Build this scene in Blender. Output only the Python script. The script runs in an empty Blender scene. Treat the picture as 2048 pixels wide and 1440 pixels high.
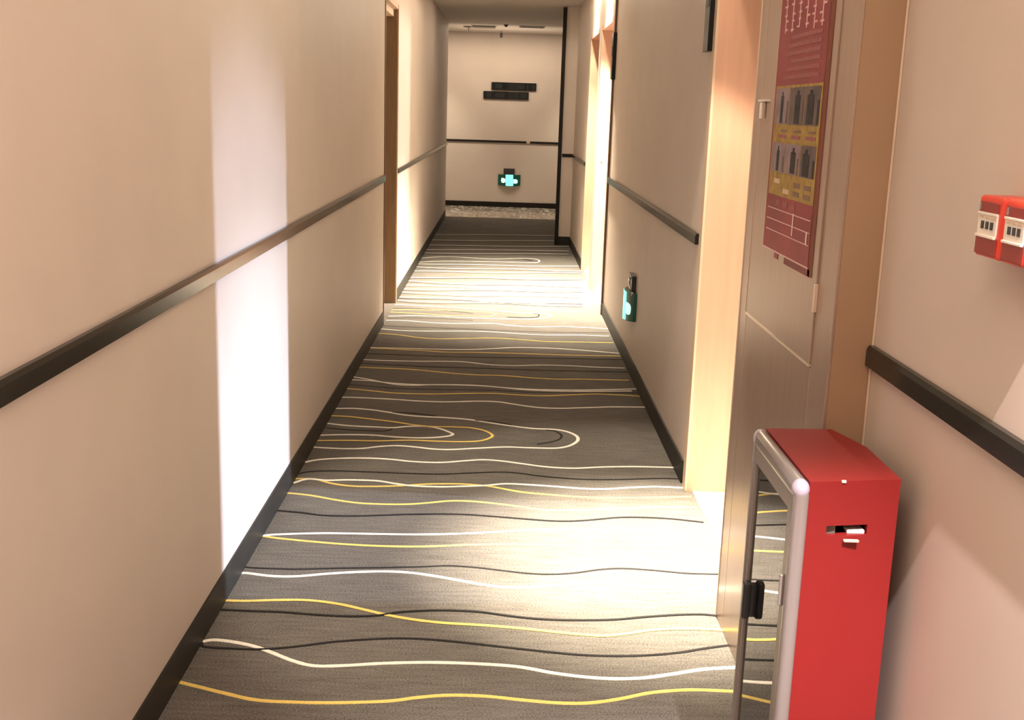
import bpy, bmesh, math, random
from mathutils import Vector, Matrix
random.seed(7)
S = bpy.context.scene
COL = S.collection

# ---------------------------------------------------------------- camera
PITCH, YAW, ROLL, FOC, EYE = 0.2177, 0.0124, 0.0325, 2250.6, 1.46
def make_camera():
    cd = bpy.data.cameras.new('camera'); cam = bpy.data.objects.new('camera', cd)
    COL.objects.link(cam)
    cd.sensor_fit = 'HORIZONTAL'; cd.sensor_width = 36.0; cd.lens = FOC / 2048 * 36.0
    cd.clip_start = 0.02; cd.clip_end = 60
    fw = Vector((math.sin(YAW)*math.cos(PITCH), math.cos(YAW)*math.cos(PITCH), -math.sin(PITCH)))
    rt = Vector((math.cos(YAW), -math.sin(YAW), 0)); up = rt.cross(fw)
    r2 = math.cos(ROLL)*rt + math.sin(ROLL)*up
    u2 = -math.sin(ROLL)*rt + math.cos(ROLL)*up
    m = Matrix((r2, u2, -fw)).transposed().to_4x4(); m.translation = (0, 0, EYE)
    cam.matrix_world = m
    S.camera = cam
make_camera()

# ---------------------------------------------------------------- colour, world, lights
S.view_settings.view_transform = 'Standard'; S.view_settings.look = 'None'
S.view_settings.exposure = 0.0; S.view_settings.gamma = 1.0
S.view_settings.use_curve_mapping = False
w = bpy.data.worlds.new('world'); S.world = w; w.use_nodes = True
w.node_tree.nodes['Background'].inputs[0].default_value = (1.0, 0.85, 0.7, 1)
w.node_tree.nodes['Background'].inputs[1].default_value = 0.0

WARM = (1.0, 0.80, 0.61); LAMP = (1.0, 0.86, 0.66); COOL = (0.80, 0.88, 1.0)
def area(name, loc, sx, sy, power, col, rot=(0, 0, 0), spread=180):
    l = bpy.data.lights.new(name, 'AREA'); l.shape = 'RECTANGLE'; l.size = sx; l.size_y = sy
    l.energy = power; l.color = col; l.spread = math.radians(spread)
    o = bpy.data.objects.new(name, l); COL.objects.link(o); o.location = loc; o.rotation_euler = rot
    return o
def spot(name, loc, tgt, power, col, deg, blend=1.0, rad=0.02):
    l = bpy.data.lights.new(name, 'SPOT'); l.energy = power; l.color = col
    l.spot_size = math.radians(deg); l.spot_blend = blend; l.shadow_soft_size = rad
    o = bpy.data.objects.new(name, l); COL.objects.link(o); o.location = loc
    d = Vector(tgt) - Vector(loc); o.rotation_euler = d.to_track_quat('-Z', 'Y').to_euler()
    return o
ZC = 2.58
# added soft fill lights under the corridor ceiling, no real panels
area('corridor_fill', (-0.1, 0.3, ZC-0.01), 1.1, 1.6, 39, WARM)
area('corridor_fill', (-0.1, 2.6, ZC-0.01), 1.0, 1.0, 6, WARM)
area('corridor_fill', (-0.1, 6.0, ZC-0.01), 0.9, 1.2, 4.5, WARM)
area('corridor_fill', (-0.1, 12.3, ZC-0.01), 0.9, 1.0, 5, WARM)
# recessed spots in front of the doors: each has a narrow core and a wider halo
spot('downlight', (0.625, 0.56, ZC-0.01), (0.625, 0.62, 0), 900, (1.0, 0.84, 0.84), 82, 0.5, 0.010)
def downlight(x, y, core, cdeg, halo, hdeg, wide, aim=(0, 0)):
    spot('downlight', (x, y, ZC-0.01), (x+aim[0], y+aim[1], 0), core, LAMP, cdeg, 1.0, 0.02)
    spot('downlight', (x, y, ZC-0.01), (x, y, 0), halo, LAMP, hdeg, 0.25, 0.02)
    spot('downlight', (x, y, ZC-0.01), (x, y, 0), wide, LAMP, 172, 0.1, 0.02)
downlight(0.645, 3.65, 2900, 42, 250, 67, 26, (-0.03, -0.10))
downlight(0.645, 8.90, 2500, 84, 190, 84, 46, (-0.2, 0))
downlight(0.645, 10.15, 1300, 76, 80, 90, 46, (-0.2, -0.1))
# light of the rooms behind the two open doors
spot('room_light', (8.2, 3.52, 2.0), (-0.8, 3.6, 0.45), 2700, (0.58, 0.70, 1.0), 17, 0.7, 0.10)
spot('room_light', (8.2, 3.52, 2.0), (-0.8, 3.6, 0.05), 4600, (0.72, 0.80, 1.0), 15, 0.9, 0.10)
spot('room_light', (5.4, 8.95, 2.0), (-0.8, 9.0, 1.0), 1250, (1.0, 0.88, 0.80), 42, 0.9, 0.35)
# lobby: the area lights are added fill, one turned up to brighten the ceiling
area('lobby_fill', (-0.2, 16.75, 2.59), 2.6, 0.6, 38, WARM)
area('lobby_fill', (0.0, 16.6, 2.0), 1.5, 0.5, 6, WARM, rot=(math.pi, 0, 0))
spot('lobby_spot', (-1.15, 16.75, 2.55), (-1.15, 17.5, 0.1), 110, LAMP, 70, 1.0, 0.10)
spot('lobby_spot', (1.25, 16.75, 2.55), (1.25, 17.5, 0.1), 110, LAMP, 70, 1.0, 0.10)

# ---------------------------------------------------------------- materials
def mat(name, col, rough=0.6, metal=0.0, spec=0.5, noise=0.0, nscale=40.0, bump=0.0, emit=None, es=0.0, coat=0.0, stretch=None):
    m = bpy.data.materials.new(name); m.use_nodes = True
    nt = m.node_tree; b = nt.nodes['Principled BSDF']
    b.inputs['Base Color'].default_value = (*col, 1); b.inputs['Roughness'].default_value = rough
    b.inputs['Metallic'].default_value = metal; b.inputs['Specular IOR Level'].default_value = spec
    b.inputs['Coat Weight'].default_value = coat; b.inputs['Coat Roughness'].default_value = 0.08
    if emit:
        b.inputs['Emission Color'].default_value = (*emit, 1); b.inputs['Emission Strength'].default_value = es
    if noise or bump:
        tc = nt.nodes.new('ShaderNodeTexCoord'); mp = nt.nodes.new('ShaderNodeMapping')
        if stretch: mp.inputs['Scale'].default_value = stretch
        nz = nt.nodes.new('ShaderNodeTexNoise'); nz.inputs['Scale'].default_value = nscale
        nz.inputs['Detail'].default_value = 5
        nt.links.new(tc.outputs['Object'], mp.inputs[0]); nt.links.new(mp.outputs[0], nz.inputs['Vector'])
        if noise:
            r = nt.nodes.new('ShaderNodeValToRGB')
            r.color_ramp.elements[0].position = 0.3; r.color_ramp.elements[1].position = 0.7
            r.color_ramp.elements[0].color = (*[c*(1-noise) for c in col], 1)
            r.color_ramp.elements[1].color = (*[min(1, c*(1+noise)) for c in col], 1)
            nt.links.new(nz.outputs['Fac'], r.inputs[0]); nt.links.new(r.outputs[0], b.inputs['Base Color'])
        if bump:
            bp = nt.nodes.new('ShaderNodeBump'); bp.inputs['Strength'].default_value = bump
            bp.inputs['Distance'].default_value = 0.002
            nt.links.new(nz.outputs['Fac'], bp.inputs['Height']); nt.links.new(bp.outputs[0], b.inputs['Normal'])
    return m
M = {}
M['wall'] = mat('wallcovering', (0.60, 0.522, 0.455), 0.55, noise=0.03, nscale=3.0, bump=0.02, spec=0.35)
M['ceiling'] = mat('ceiling_paint', (0.60, 0.54, 0.48), 0.8)
M['black'] = mat('black_trim', (0.014, 0.013, 0.010), 0.18, spec=0.3, noise=0.2, nscale=9)
M['matt'] = mat('matt_black_trim', (0.012, 0.010, 0.008), 0.6, spec=0.2)
M['base'] = mat('dark_baseboard', (0.022, 0.020, 0.016), 0.5, spec=0.25, noise=0.15, nscale=12)
M['wood'] = mat('light_wood_veneer', (0.60, 0.345, 0.235), 0.5, noise=0.05, nscale=6, stretch=(6, 6, 0.5))
M['door'] = mat('brown_wood_veneer', (0.26, 0.17, 0.095), 0.5, noise=0.12, nscale=8, stretch=(8, 8, 0.6))
M['casing'] = mat('tan_casing', (0.62, 0.46, 0.33), 0.45)
M['brown'] = mat('brown_edge', (0.16, 0.085, 0.05), 0.4)
M['tile'] = mat('white_floor_tile', (0.85, 0.84, 0.80), 0.2)
M['steel'] = mat('champagne_steel', (0.44, 0.33, 0.265), 0.30, metal=0.5, noise=0.08, nscale=5, stretch=(3, 30, 0.6))
M['steel_shade'] = mat('shaded_steel_side', (0.38, 0.25, 0.155), 0.5, metal=0.1, noise=0.05, nscale=4)  # same steel as the front, with the side's shade put into the colour
M['gap'] = mat('dark_gap', (0.05, 0.035, 0.025), 0.6)
M['edge'] = mat('bright_folded_edge', (0.75, 0.62, 0.5), 0.3, metal=0.3)
M['chrome'] = mat('chrome', (0.85, 0.85, 0.85), 0.12, metal=1.0)
M['red'] = mat('red_paint', (0.225, 0.0135, 0.013), 0.45, noise=0.05, nscale=2.5, spec=0.45)
M['silver'] = mat('silver_plastic', (0.30, 0.27, 0.255), 0.30, metal=0.35)
M['cap'] = mat('pale_corner_cap', (0.46, 0.43, 0.52), 0.35)
M['grey'] = mat('grey_frame', (0.27, 0.24, 0.22), 0.4, metal=0.2)
M['dark'] = mat('black_plastic', (0.03, 0.03, 0.032), 0.35)
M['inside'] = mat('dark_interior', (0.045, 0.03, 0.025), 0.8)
M['white'] = mat('white_plastic', (0.80, 0.74, 0.66), 0.4)
M['foam'] = mat('crumpled_white', (0.8, 0.75, 0.72), 0.6, noise=0.4, nscale=160, bump=0.8)
M['orange'] = mat('red_orange_plastic', (0.70, 0.055, 0.03), 0.28, spec=0.5)
M['maroon'] = mat('dark_red_window', (0.27, 0.030, 0.022), 0.25)
M['vent'] = mat('grey_vent', (0.15, 0.13, 0.11), 0.5)
M['sign'] = mat('dark_sign_plate', (0.012, 0.013, 0.013), 0.25, spec=0.2, noise=0.5, nscale=3, stretch=(4, 4, 0.1))
M['signlit'] = mat('greyish_sign_lettering', (0.022, 0.025, 0.026), 0.4, spec=0.2)
M['green'] = mat('dark_green_plastic', (0.008, 0.085, 0.055), 0.3, emit=(0.0, 0.12, 0.09), es=0.05)
M['cyan'] = mat('lit_cyan_panel', (0.3, 0.9, 0.8), 0.4, emit=(0.20, 0.95, 0.80), es=1.0)
M['cyanw'] = mat('lit_white_pictogram', (0.7, 1, 0.95), 0.4, emit=(0.55, 1.0, 0.92), es=0.9)
M['lw'] = mat('white_carpet_yarn', (0.88, 0.84, 0.75), 0.95, noise=0.15, nscale=250)
M['ly'] = mat('yellow_carpet_yarn', (0.78, 0.58, 0.16), 0.95, noise=0.15, nscale=250)
M['lk'] = mat('black_carpet_yarn', (0.008, 0.007, 0.007), 0.95, noise=0.2, nscale=250)
M['p_red'] = mat('poster_red', (0.25, 0.030, 0.042), 0.4, noise=0.25, nscale=5, spec=0.25)
M['p_dred'] = mat('poster_deep_red', (0.17, 0.016, 0.020), 0.4, spec=0.25)
M['p_edge'] = mat('poster_brown_red_edge', (0.19, 0.05, 0.03), 0.5, spec=0.2)
M['p_gold'] = mat('poster_gold', (0.36, 0.24, 0.065), 0.5, spec=0.2, noise=0.25, nscale=45)
M['p_white'] = mat('poster_white', (0.66, 0.42, 0.40), 0.35)
M['p_text'] = mat('poster_faded_text', (0.28, 0.075, 0.08), 0.5, noise=0.35, nscale=140)
M['p_grey'] = mat('poster_photo_grey', (0.13, 0.10, 0.10), 0.5, spec=0.2, noise=0.25, nscale=20)
M['p_dk'] = mat('poster_photo_dark', (0.028, 0.025, 0.026), 0.5, spec=0.2, noise=0.4, nscale=30)
M['p_lt'] = mat('poster_photo_light', (0.26, 0.20, 0.21), 0.5, spec=0.2, noise=0.2, nscale=30)

def carpet_mat():
    m = bpy.data.materials.new('grey_carpet'); m.use_nodes = True; nt = m.node_tree; N = nt.nodes; L = nt.links
    b = N['Principled BSDF']; b.inputs['Roughness'].default_value = 0.98; b.inputs['Specular IOR Level'].default_value = 0.1
    tc = N.new('ShaderNodeTexCoord')
    def nz(scale, st, det=3):
        mp = N.new('ShaderNodeMapping'); mp.inputs['Scale'].default_value = st
        n = N.new('ShaderNodeTexNoise'); n.inputs['Scale'].default_value = scale; n.inputs['Detail'].default_value = det
        L.new(tc.outputs['Object'], mp.inputs[0]); L.new(mp.outputs[0], n.inputs['Vector']); return n
    a = nz(190, (1, 1.4, 1), 6); c = nz(22, (0.35, 3.0, 1)); d = nz(1.6, (1, 1.5, 1), 2)
    r = N.new('ShaderNodeValToRGB'); e = r.color_ramp.elements
    e[0].position = 0.30; e[0].color = (0.030, 0.027, 0.024, 1)
    e[1].position = 0.70; e[1].color = (0.24, 0.222, 0.20, 1)
    def mix(f, x, y):
        n = N.new('ShaderNodeMix'); n.data_type = 'FLOAT'; n.inputs['Factor'].default_value = f
        L.new(x, n.inputs['A']); L.new(y, n.inputs['B']); return n.outputs['Result']
    s = mix(0.25, a.outputs['Fac'], c.outputs['Fac']); s = mix(0.12, s, d.outputs['Fac'])
    L.new(s, r.inputs[0]); L.new(r.outputs[0], b.inputs['Base Color'])
    bp = N.new('ShaderNodeBump'); bp.inputs['Strength'].default_value = 0.5; bp.inputs['Distance'].default_value = 0.003
    L.new(a.outputs['Fac'], bp.inputs['Height']); L.new(bp.outputs[0], b.inputs['Normal'])
    return m
M['carpet'] = carpet_mat()

def marble_mat():
    m = bpy.data.materials.new('grey_marble'); m.use_nodes = True; nt = m.node_tree; N = nt.nodes; L = nt.links
    b = N['Principled BSDF']; b.inputs['Roughness'].default_value = 0.12
    tc = N.new('ShaderNodeTexCoord'); mp = N.new('ShaderNodeMapping'); mp.inputs['Scale'].default_value = (1.6, 0.55, 1)
    n1 = N.new('ShaderNodeTexNoise'); n1.inputs['Scale'].default_value = 5; n1.inputs['Detail'].default_value = 8
    n1.inputs['Distortion'].default_value = 2.4
    r = N.new('ShaderNodeValToRGB'); cr = r.color_ramp
    cr.elements[0].position = 0.36; cr.elements[0].color = (0.20, 0.17, 0.14, 1)
    cr.elements[1].position = 0.62; cr.elements[1].color = (0.9, 0.86, 0.78, 1)
    for p, c in ((0.47, (0.48, 0.43, 0.36)), (0.50, (0.15, 0.13, 0.10)), (0.52, (0.62, 0.56, 0.48)), (0.57, (0.50, 0.46, 0.39))):
        x = cr.elements.new(p); x.color = (*c, 1)
    L.new(tc.outputs['Object'], mp.inputs[0]); L.new(mp.outputs[0], n1.inputs['Vector'])
    L.new(n1.outputs['Fac'], r.inputs[0]); L.new(r.outputs[0], b.inputs['Base Color'])
    return m
M['marble'] = marble_mat()

def glass_mat():
    m = bpy.data.materials.new('cabinet_glass'); m.use_nodes = True; nt = m.node_tree; N = nt.nodes; L = nt.links
    N.remove(N['Principled BSDF']); out = N['Material Output']
    g = N.new('ShaderNodeBsdfGlossy'); g.inputs['Roughness'].default_value = 0.015; g.inputs['Color'].default_value = (0.95, 0.93, 0.92, 1)
    t = N.new('ShaderNodeBsdfTransparent'); t.inputs['Color'].default_value = (0.6, 0.58, 0.58, 1)
    f = N.new('ShaderNodeFresnel'); f.inputs['IOR'].default_value = 3.6
    x = N.new('ShaderNodeMixShader'); L.new(f.outputs[0], x.inputs[0]); L.new(t.outputs[0], x.inputs[1]); L.new(g.outputs[0], x.inputs[2])
    L.new(x.outputs[0], out.inputs[0])
    return m
M['glass'] = glass_mat()

# ---------------------------------------------------------------- helpers
def bx(bm, x0, x1, y0, y1, z0, z1, bev=0.0):
    r = bmesh.ops.create_cube(bm, size=1.0)
    vs = r['verts']
    for v in vs:
        v.co = Vector((x0 + (v.co.x+.5)*(x1-x0), y0 + (v.co.y+.5)*(y1-y0), z0 + (v.co.z+.5)*(z1-z0)))
    if bev:
        es = list({e for v in vs for e in v.link_edges})
        bmesh.ops.bevel(bm, geom=es, offset=bev, segments=3, affect='EDGES', profile=0.5)
def tube(bm, pts, r, seg=12):
    """tube through points, capped"""
    rings = []
    P = [Vector(p) for p in pts]
    for i, p in enumerate(P):
        d = (P[min(i+1, len(P)-1)] - P[max(i-1, 0)]).normalized()
        a = d.orthogonal().normalized() if i == 0 else (rings[-1][1] - d*rings[-1][1].dot(d)).normalized()
        b = d.cross(a)
        rr = r[i] if isinstance(r, (list, tuple)) else r
        rings.append(([bm.verts.new(p + rr*(math.cos(2*math.pi*k/seg)*a + math.sin(2*math.pi*k/seg)*b)) for k in range(seg)], a))
    for (A, _), (B, _) in zip(rings, rings[1:]):
        for k in range(seg):
            bm.faces.new((A[k], A[(k+1) % seg], B[(k+1) % seg], B[k]))
    bm.faces.new(list(reversed(rings[0][0]))); bm.faces.new(rings[-1][0])
def obj(name, bm, m, parent=None, smooth=False, origin=None):
    bmesh.ops.recalc_face_normals(bm, faces=bm.faces)
    if origin: bmesh.ops.translate(bm, verts=bm.verts, vec=-Vector(origin))
    me = bpy.data.meshes.new(name); bm.to_mesh(me); bm.free()
    if smooth:
        for p in me.polygons: p.use_smooth = True
    me.materials.append(m)
    o = bpy.data.objects.new(name, me); COL.objects.link(o)
    if parent is not None: o.parent = parent
    if origin and parent is None: o.location = origin
    return o
def box(name, c, m, parent=None, bev=0.0, kind=None):
    bm = bmesh.new(); bx(bm, *c, bev=bev); o = obj(name, bm, m, parent, smooth=False)
    if kind: o['kind'] = kind
    return o
def boxes(name, cs, m, parent=None, bev=0.0, kind=None):
    bm = bmesh.new()
    for c in cs: bx(bm, *c, bev=bev)
    o = obj(name, bm, m, parent)
    if kind: o['kind'] = kind
    return o
def prism(name, poly, z0, z1, m, parent=None):
    bm = bmesh.new()
    a = [bm.verts.new((x, y, z0)) for x, y in poly]; b = [bm.verts.new((x, y, z1)) for x, y in poly]
    n = len(poly)
    for i in range(n): bm.faces.new((a[i], a[(i+1) % n], b[(i+1) % n], b[i]))
    bm.faces.new(a); bm.faces.new(list(reversed(b)))
    return obj(name, bm, m, parent)
def thing(name, label, cat, loc=(0, 0, 0), group=None):
    """an Empty at the thing's base; children are modelled in world coordinates and then re-based"""
    o = bpy.data.objects.new(name, None); COL.objects.link(o); o.empty_display_size = 0.1
    o.location = loc; o['label'] = label; o['category'] = cat
    if group: o['group'] = group
    return o
def rebase(root):
    """children were built in world coordinates: keep them there under the moved Empty"""
    for ch in root.children:
        ch.matrix_parent_inverse = Matrix.Translation(-root.location)
STRUCT = dict(kind='structure')
ST = 'structure'
CARPET_LINES = [
 ('y', None, [(-0.795,2.65),(-0.741,2.629),(-0.664,2.599),(-0.581,2.571),(-0.48,2.565),(-0.374,2.568),(-0.253,2.582),(-0.178,2.604),(-0.102,2.619),(-0.008,2.619),(0.085,2.605),(0.178,2.595),(0.256,2.599),(0.336,2.623),(0.418,2.658),(0.5,2.676),(0.565,2.68),(0.675,2.675)]),
 ('w', None, [(-0.795,2.875),(-0.767,2.887),(-0.715,2.879),(-0.651,2.857),(-0.594,2.823),(-0.528,2.779),(-0.466,2.754),(-0.386,2.76),(-0.29,2.777),(-0.176,2.789),(-0.061,2.79),(0.071,2.78),(0.169,2.75),(0.249,2.733),(0.33,2.727),(0.412,2.736),(0.497,2.763),(0.584,2.793),(0.696,2.811)]),
 ('k', None, [(-0.795,2.867),(-0.781,2.844),(-0.705,2.838),(-0.622,2.839),(-0.534,2.86),(-0.438,2.893),(-0.339,2.915),(-0.254,2.926),(-0.168,2.924),(-0.065,2.909),(0.047,2.888),(0.173,2.866),(0.257,2.855),(0.358,2.855),(0.444,2.865),(0.532,2.886),(0.605,2.914),(0.688,2.941)]),
 ('y', None, [(-0.795,3.141),(-0.731,3.142),(-0.642,3.154),(-0.551,3.158),(-0.457,3.138),(-0.379,3.105),(-0.304,3.072),(-0.23,3.048),(-0.14,3.03),(-0.015,3.021),(0.108,3.005),(0.222,2.985),(0.318,2.975),(0.389,2.991),(0.463,3.018),(0.536,3.033),(0.626,3.036),(0.693,3.032)]),
 ('k', None, [(-0.795,3.078),(-0.717,3.075),(-0.608,3.072),(-0.499,3.06),(-0.409,3.057),(-0.33,3.068),(-0.27,3.093),(-0.198,3.108),(-0.126,3.114),(-0.035,3.11),(0.047,3.09),(0.137,3.073),(0.245,3.071),(0.363,3.082),(0.456,3.105),(0.55,3.125),(0.634,3.134),(0.692,3.125)]),
 ('w', None, [(-0.795,3.347),(-0.778,3.349),(-0.697,3.332),(-0.62,3.335),(-0.528,3.361),(-0.433,3.382),(-0.337,3.393),(-0.257,3.387),(-0.178,3.365),(-0.099,3.337),(-0.021,3.309),(0.056,3.296),(0.153,3.307),(0.251,3.337),(0.329,3.349),(0.426,3.344),(0.541,3.33),(0.638,3.33),(0.736,3.334)]),
 ('k', None, [(-0.795,3.396),(-0.758,3.391),(-0.63,3.39),(-0.496,3.407),(-0.349,3.422),(-0.222,3.439),(-0.143,3.452),(-0.063,3.445),(0.027,3.426),(0.116,3.407),(0.195,3.405),(0.275,3.423),(0.358,3.456),(0.439,3.469),(0.539,3.459),(0.637,3.443),(0.747,3.443)]),
 ('y', None, [(-0.795,3.664),(-0.74,3.649),(-0.632,3.629),(-0.504,3.611),(-0.369,3.604),(-0.234,3.611),(-0.11,3.632),(0.015,3.649),(0.205,3.658),(0.417,3.662),(0.775,3.678)]),
 ('w', None, [(-0.795,3.666),(-0.747,3.683),(-0.592,3.706),(-0.433,3.712),(-0.274,3.719),(-0.136,3.735),(-0.007,3.76),(0.123,3.79),(0.266,3.813),(0.541,3.81),(0.775,3.777)]),
 ('k', None, [(-0.795,3.919),(-0.698,3.902),(-0.619,3.882),(-0.511,3.884),(-0.412,3.899),(-0.313,3.916),(-0.196,3.93),(-0.094,3.931),(0.016,3.918),(0.126,3.901),(0.226,3.89),(0.311,3.899),(0.397,3.925),(0.467,3.947),(0.553,3.954),(0.655,3.948),(0.775,3.92)]),
 ('y', None, [(-0.795,4.114),(-0.769,4.111),(-0.696,4.093),(-0.603,4.054),(-0.512,4.026),(-0.417,4.021),(-0.322,4.029),(-0.246,4.051),(-0.169,4.078),(-0.081,4.08),(0.024,4.058),(0.111,4.032),(0.197,4.006),(0.283,4.011),(0.371,4.028),(0.495,4.051),(0.674,4.083),(0.775,4.082)]),
 ('y', None, [(-0.795,4.286),(-0.766,4.29),(-0.71,4.284),(-0.639,4.239),(-0.555,4.216),(-0.456,4.222),(-0.358,4.241),(-0.287,4.262),(-0.215,4.274),(-0.124,4.279),(-0.032,4.264),(0.023,4.241),(0.104,4.204),(0.194,4.185),(0.31,4.168),(0.417,4.161),(0.553,4.175),(0.69,4.192),(0.775,4.208)]),
 ('w', None, [(-0.795,4.229),(-0.747,4.286),(-0.672,4.276),(-0.583,4.289),(-0.473,4.288),(-0.397,4.261),(-0.322,4.239),(-0.213,4.237),(-0.123,4.251),(-0.032,4.27),(0.041,4.296),(0.133,4.293),(0.243,4.28),(0.352,4.264),(0.444,4.267),(0.538,4.292),(0.652,4.313),(0.775,4.307)]),
 ('k', None, [(-0.795,4.344),(-0.754,4.379),(-0.644,4.398),(-0.503,4.396),(-0.353,4.392),(-0.222,4.395),(-0.082,4.425),(0.022,4.444),(0.098,4.436),(0.173,4.41),(0.285,4.387),(0.397,4.38),(0.53,4.394),(0.665,4.418),(0.77,4.422)]),
 ('w', None, [(-0.795,4.496),(-0.751,4.534),(-0.659,4.565),(-0.544,4.579),(-0.446,4.572),(-0.347,4.549),(-0.231,4.548),(-0.135,4.579),(-0.057,4.602),(0.021,4.594),(0.119,4.561),(0.215,4.529),(0.331,4.521),(0.449,4.548),(0.587,4.567),(0.769,4.571)]),
 ('w', None, [(-0.795,5.372),(-0.709,5.383),(-0.616,5.367),(-0.534,5.333),(-0.451,5.291),(-0.36,5.271),(-0.249,5.263),(-0.137,5.242),(-0.048,5.202),(0.062,5.153),(0.171,5.117),(0.268,5.112),(0.331,5.08),(0.371,5.015),(0.374,4.945),(0.347,4.877),(0.308,4.83),(0.256,4.807),(0.143,4.803),(0.041,4.804),(-0.081,4.774),(-0.201,4.742),(-0.282,4.744),(-0.354,4.765),(-0.436,4.777),(-0.515,4.756),(-0.581,4.722),(-0.66,4.71),(-0.74,4.713),(-0.795,4.719)]),
 ('k', None, [(0.235,5.097),(0.277,5.078),(0.302,5.019),(0.293,4.958),(0.26,4.911),(0.185,4.857)]),
 ('k', None, [(-0.103,5.229),(-0.015,5.214),(0.073,5.163)]),
 ('k', None, [(-0.51,5.327),(-0.432,5.327),(-0.363,5.309),(-0.294,5.283)]),
 ('y', None, [(-0.795,5.232),(-0.71,5.225),(-0.596,5.192),(-0.483,5.155),(-0.404,5.12),(-0.315,5.097),(-0.197,5.098),(-0.121,5.091),(-0.056,5.051),(-0.017,4.979),(-0.038,4.918),(-0.084,4.877),(-0.166,4.861),(-0.269,4.858),(-0.392,4.86),(-0.524,4.836),(-0.656,4.83),(-0.795,4.814)]),
 ('w', None, [(-0.795,5.102),(-0.689,5.073),(-0.56,5.064),(-0.484,5.06),(-0.412,5.091),(-0.326,5.1),(-0.26,5.064),(-0.214,5.011),(-0.2,4.983),(-0.217,4.951),(-0.273,4.923),(-0.355,4.907),(-0.459,4.911),(-0.565,4.93),(-0.69,4.924),(-0.795,4.905)]),
 ('k', None, [(-0.795,5.027),(-0.679,5.001),(-0.573,4.997),(-0.51,5.003),(-0.483,5.045)]),
 ('w', None, [(-0.795,5.594),(-0.701,5.593),(-0.547,5.583),(-0.405,5.562),(-0.264,5.56),(-0.101,5.593),(0.005,5.591),(0.099,5.547),(0.203,5.504),(0.319,5.499),(0.449,5.527),(0.591,5.557),(0.758,5.572)]),
 ('y', None, [(-0.795,5.776),(-0.66,5.743),(-0.536,5.709),(-0.368,5.709),(-0.177,5.742),(-0.033,5.764),(0.113,5.747),(0.258,5.745),(0.405,5.787),(0.53,5.817),(0.652,5.811),(0.76,5.795)]),
 ('w', None, [(-0.795,5.973),(-0.685,5.961),(-0.582,5.926),(-0.431,5.908),(-0.246,5.926),(-0.109,5.927),(0.04,5.894),(0.188,5.876),(0.374,5.884),(0.562,5.912),(0.767,5.957)]),
 ('k', None, [(-0.795,5.868),(-0.546,5.817),(-0.302,5.817),(-0.058,5.836),(0.187,5.816),(0.433,5.83),(0.757,5.874)]),
 ('w', None, [(-0.795,6.044),(-0.72,6.006),(-0.631,5.947),(-0.537,5.896),(-0.442,5.896),(-0.34,5.921),(-0.207,5.928),(-0.096,5.926),(0.016,5.903),(0.163,5.866),(0.383,5.862),(0.727,5.91)]),
 ('y', None, [(-0.795,6.287),(-0.69,6.279),(-0.533,6.272),(-0.414,6.246),(-0.296,6.21),(-0.14,6.179),(0.014,6.182),(0.168,6.152),(0.321,6.132),(0.476,6.151),(0.738,6.158)]),
 ('k', None, [(-0.795,6.388),(-0.621,6.366),(-0.382,6.348),(-0.145,6.351),(0.093,6.347),(0.33,6.344),(0.761,6.365)]),
 ('w', None, [(-0.795,6.479),(-0.632,6.474),(-0.471,6.481),(-0.311,6.499),(-0.189,6.497),(-0.067,6.451),(0.093,6.44),(0.255,6.477),(0.417,6.48),(0.577,6.465),(0.747,6.463)]),
 ('y', None, [(-0.795,6.817),(-0.665,6.812),(-0.495,6.796),(-0.325,6.768),(-0.157,6.784),(0.011,6.788),(0.18,6.791),(0.434,6.787),(0.757,6.805)]),
 ('w', None, [(-0.795,6.834),(-0.583,6.84),(-0.329,6.844),(-0.16,6.869),(-0.032,6.912),(0.097,6.964),(0.271,6.977),(0.443,6.96),(0.613,6.922),(0.756,6.881)]),
 ('k', None, [(-0.795,6.653),(-0.566,6.647),(-0.235,6.635),(0.095,6.661),(0.428,6.688),(0.763,6.696)]),
 ('y', None, [(-0.795,7.284),(-0.664,7.255),(-0.525,7.185),(-0.39,7.161),(-0.214,7.201),(-0.036,7.242),(0.099,7.226),(0.277,7.185),(0.456,7.19),(0.747,7.202)]),
 ('w', None, [(-0.795,7.438),(-0.632,7.401),(-0.405,7.418),(-0.222,7.447),(-0.038,7.447),(0.146,7.409),(0.33,7.399),(0.515,7.428),(0.74,7.425)]),
 ('k', None, [(-0.795,7.559),(-0.551,7.541),(-0.272,7.536),(0.101,7.507),(0.38,7.512),(0.747,7.55)]),
 ('w', None, [(-0.795,7.763),(-0.684,7.775),(-0.548,7.745),(-0.393,7.718),(-0.232,7.735),(-0.041,7.766),(0.083,7.704),(0.245,7.689),(0.437,7.73),(0.581,7.722),(0.755,7.7)]),
 ('y', None, [(-0.795,8.088),(-0.591,8.063),(-0.39,8.025),(-0.242,8.033),(-0.094,8.036),(-0.03,8.126),(-0.096,8.206),(-0.249,8.226),(-0.503,8.234),(-0.795,8.192)]),
 ('w', None, [(-0.795,7.923),(-0.584,7.975),(-0.289,7.959),(0.006,7.954),(0.203,7.976),(0.323,8.029),(0.371,8.115),(0.349,8.191),(0.289,8.215),(0.106,8.229),(-0.098,8.311),(-0.408,8.37),(-0.794,8.423)]),
 ('k', None, [(0.055,8.028),(0.184,8.028),(0.269,8.064),(0.289,8.158),(0.278,8.201),(0.248,8.208)]),
 ('k', None, [(-0.795,7.843),(-0.626,7.886),(-0.383,7.889),(-0.188,7.857)]),
 ('k', None, [(-0.795,8.248),(-0.658,8.272),(-0.401,8.223),(-0.196,8.143)]),
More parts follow.
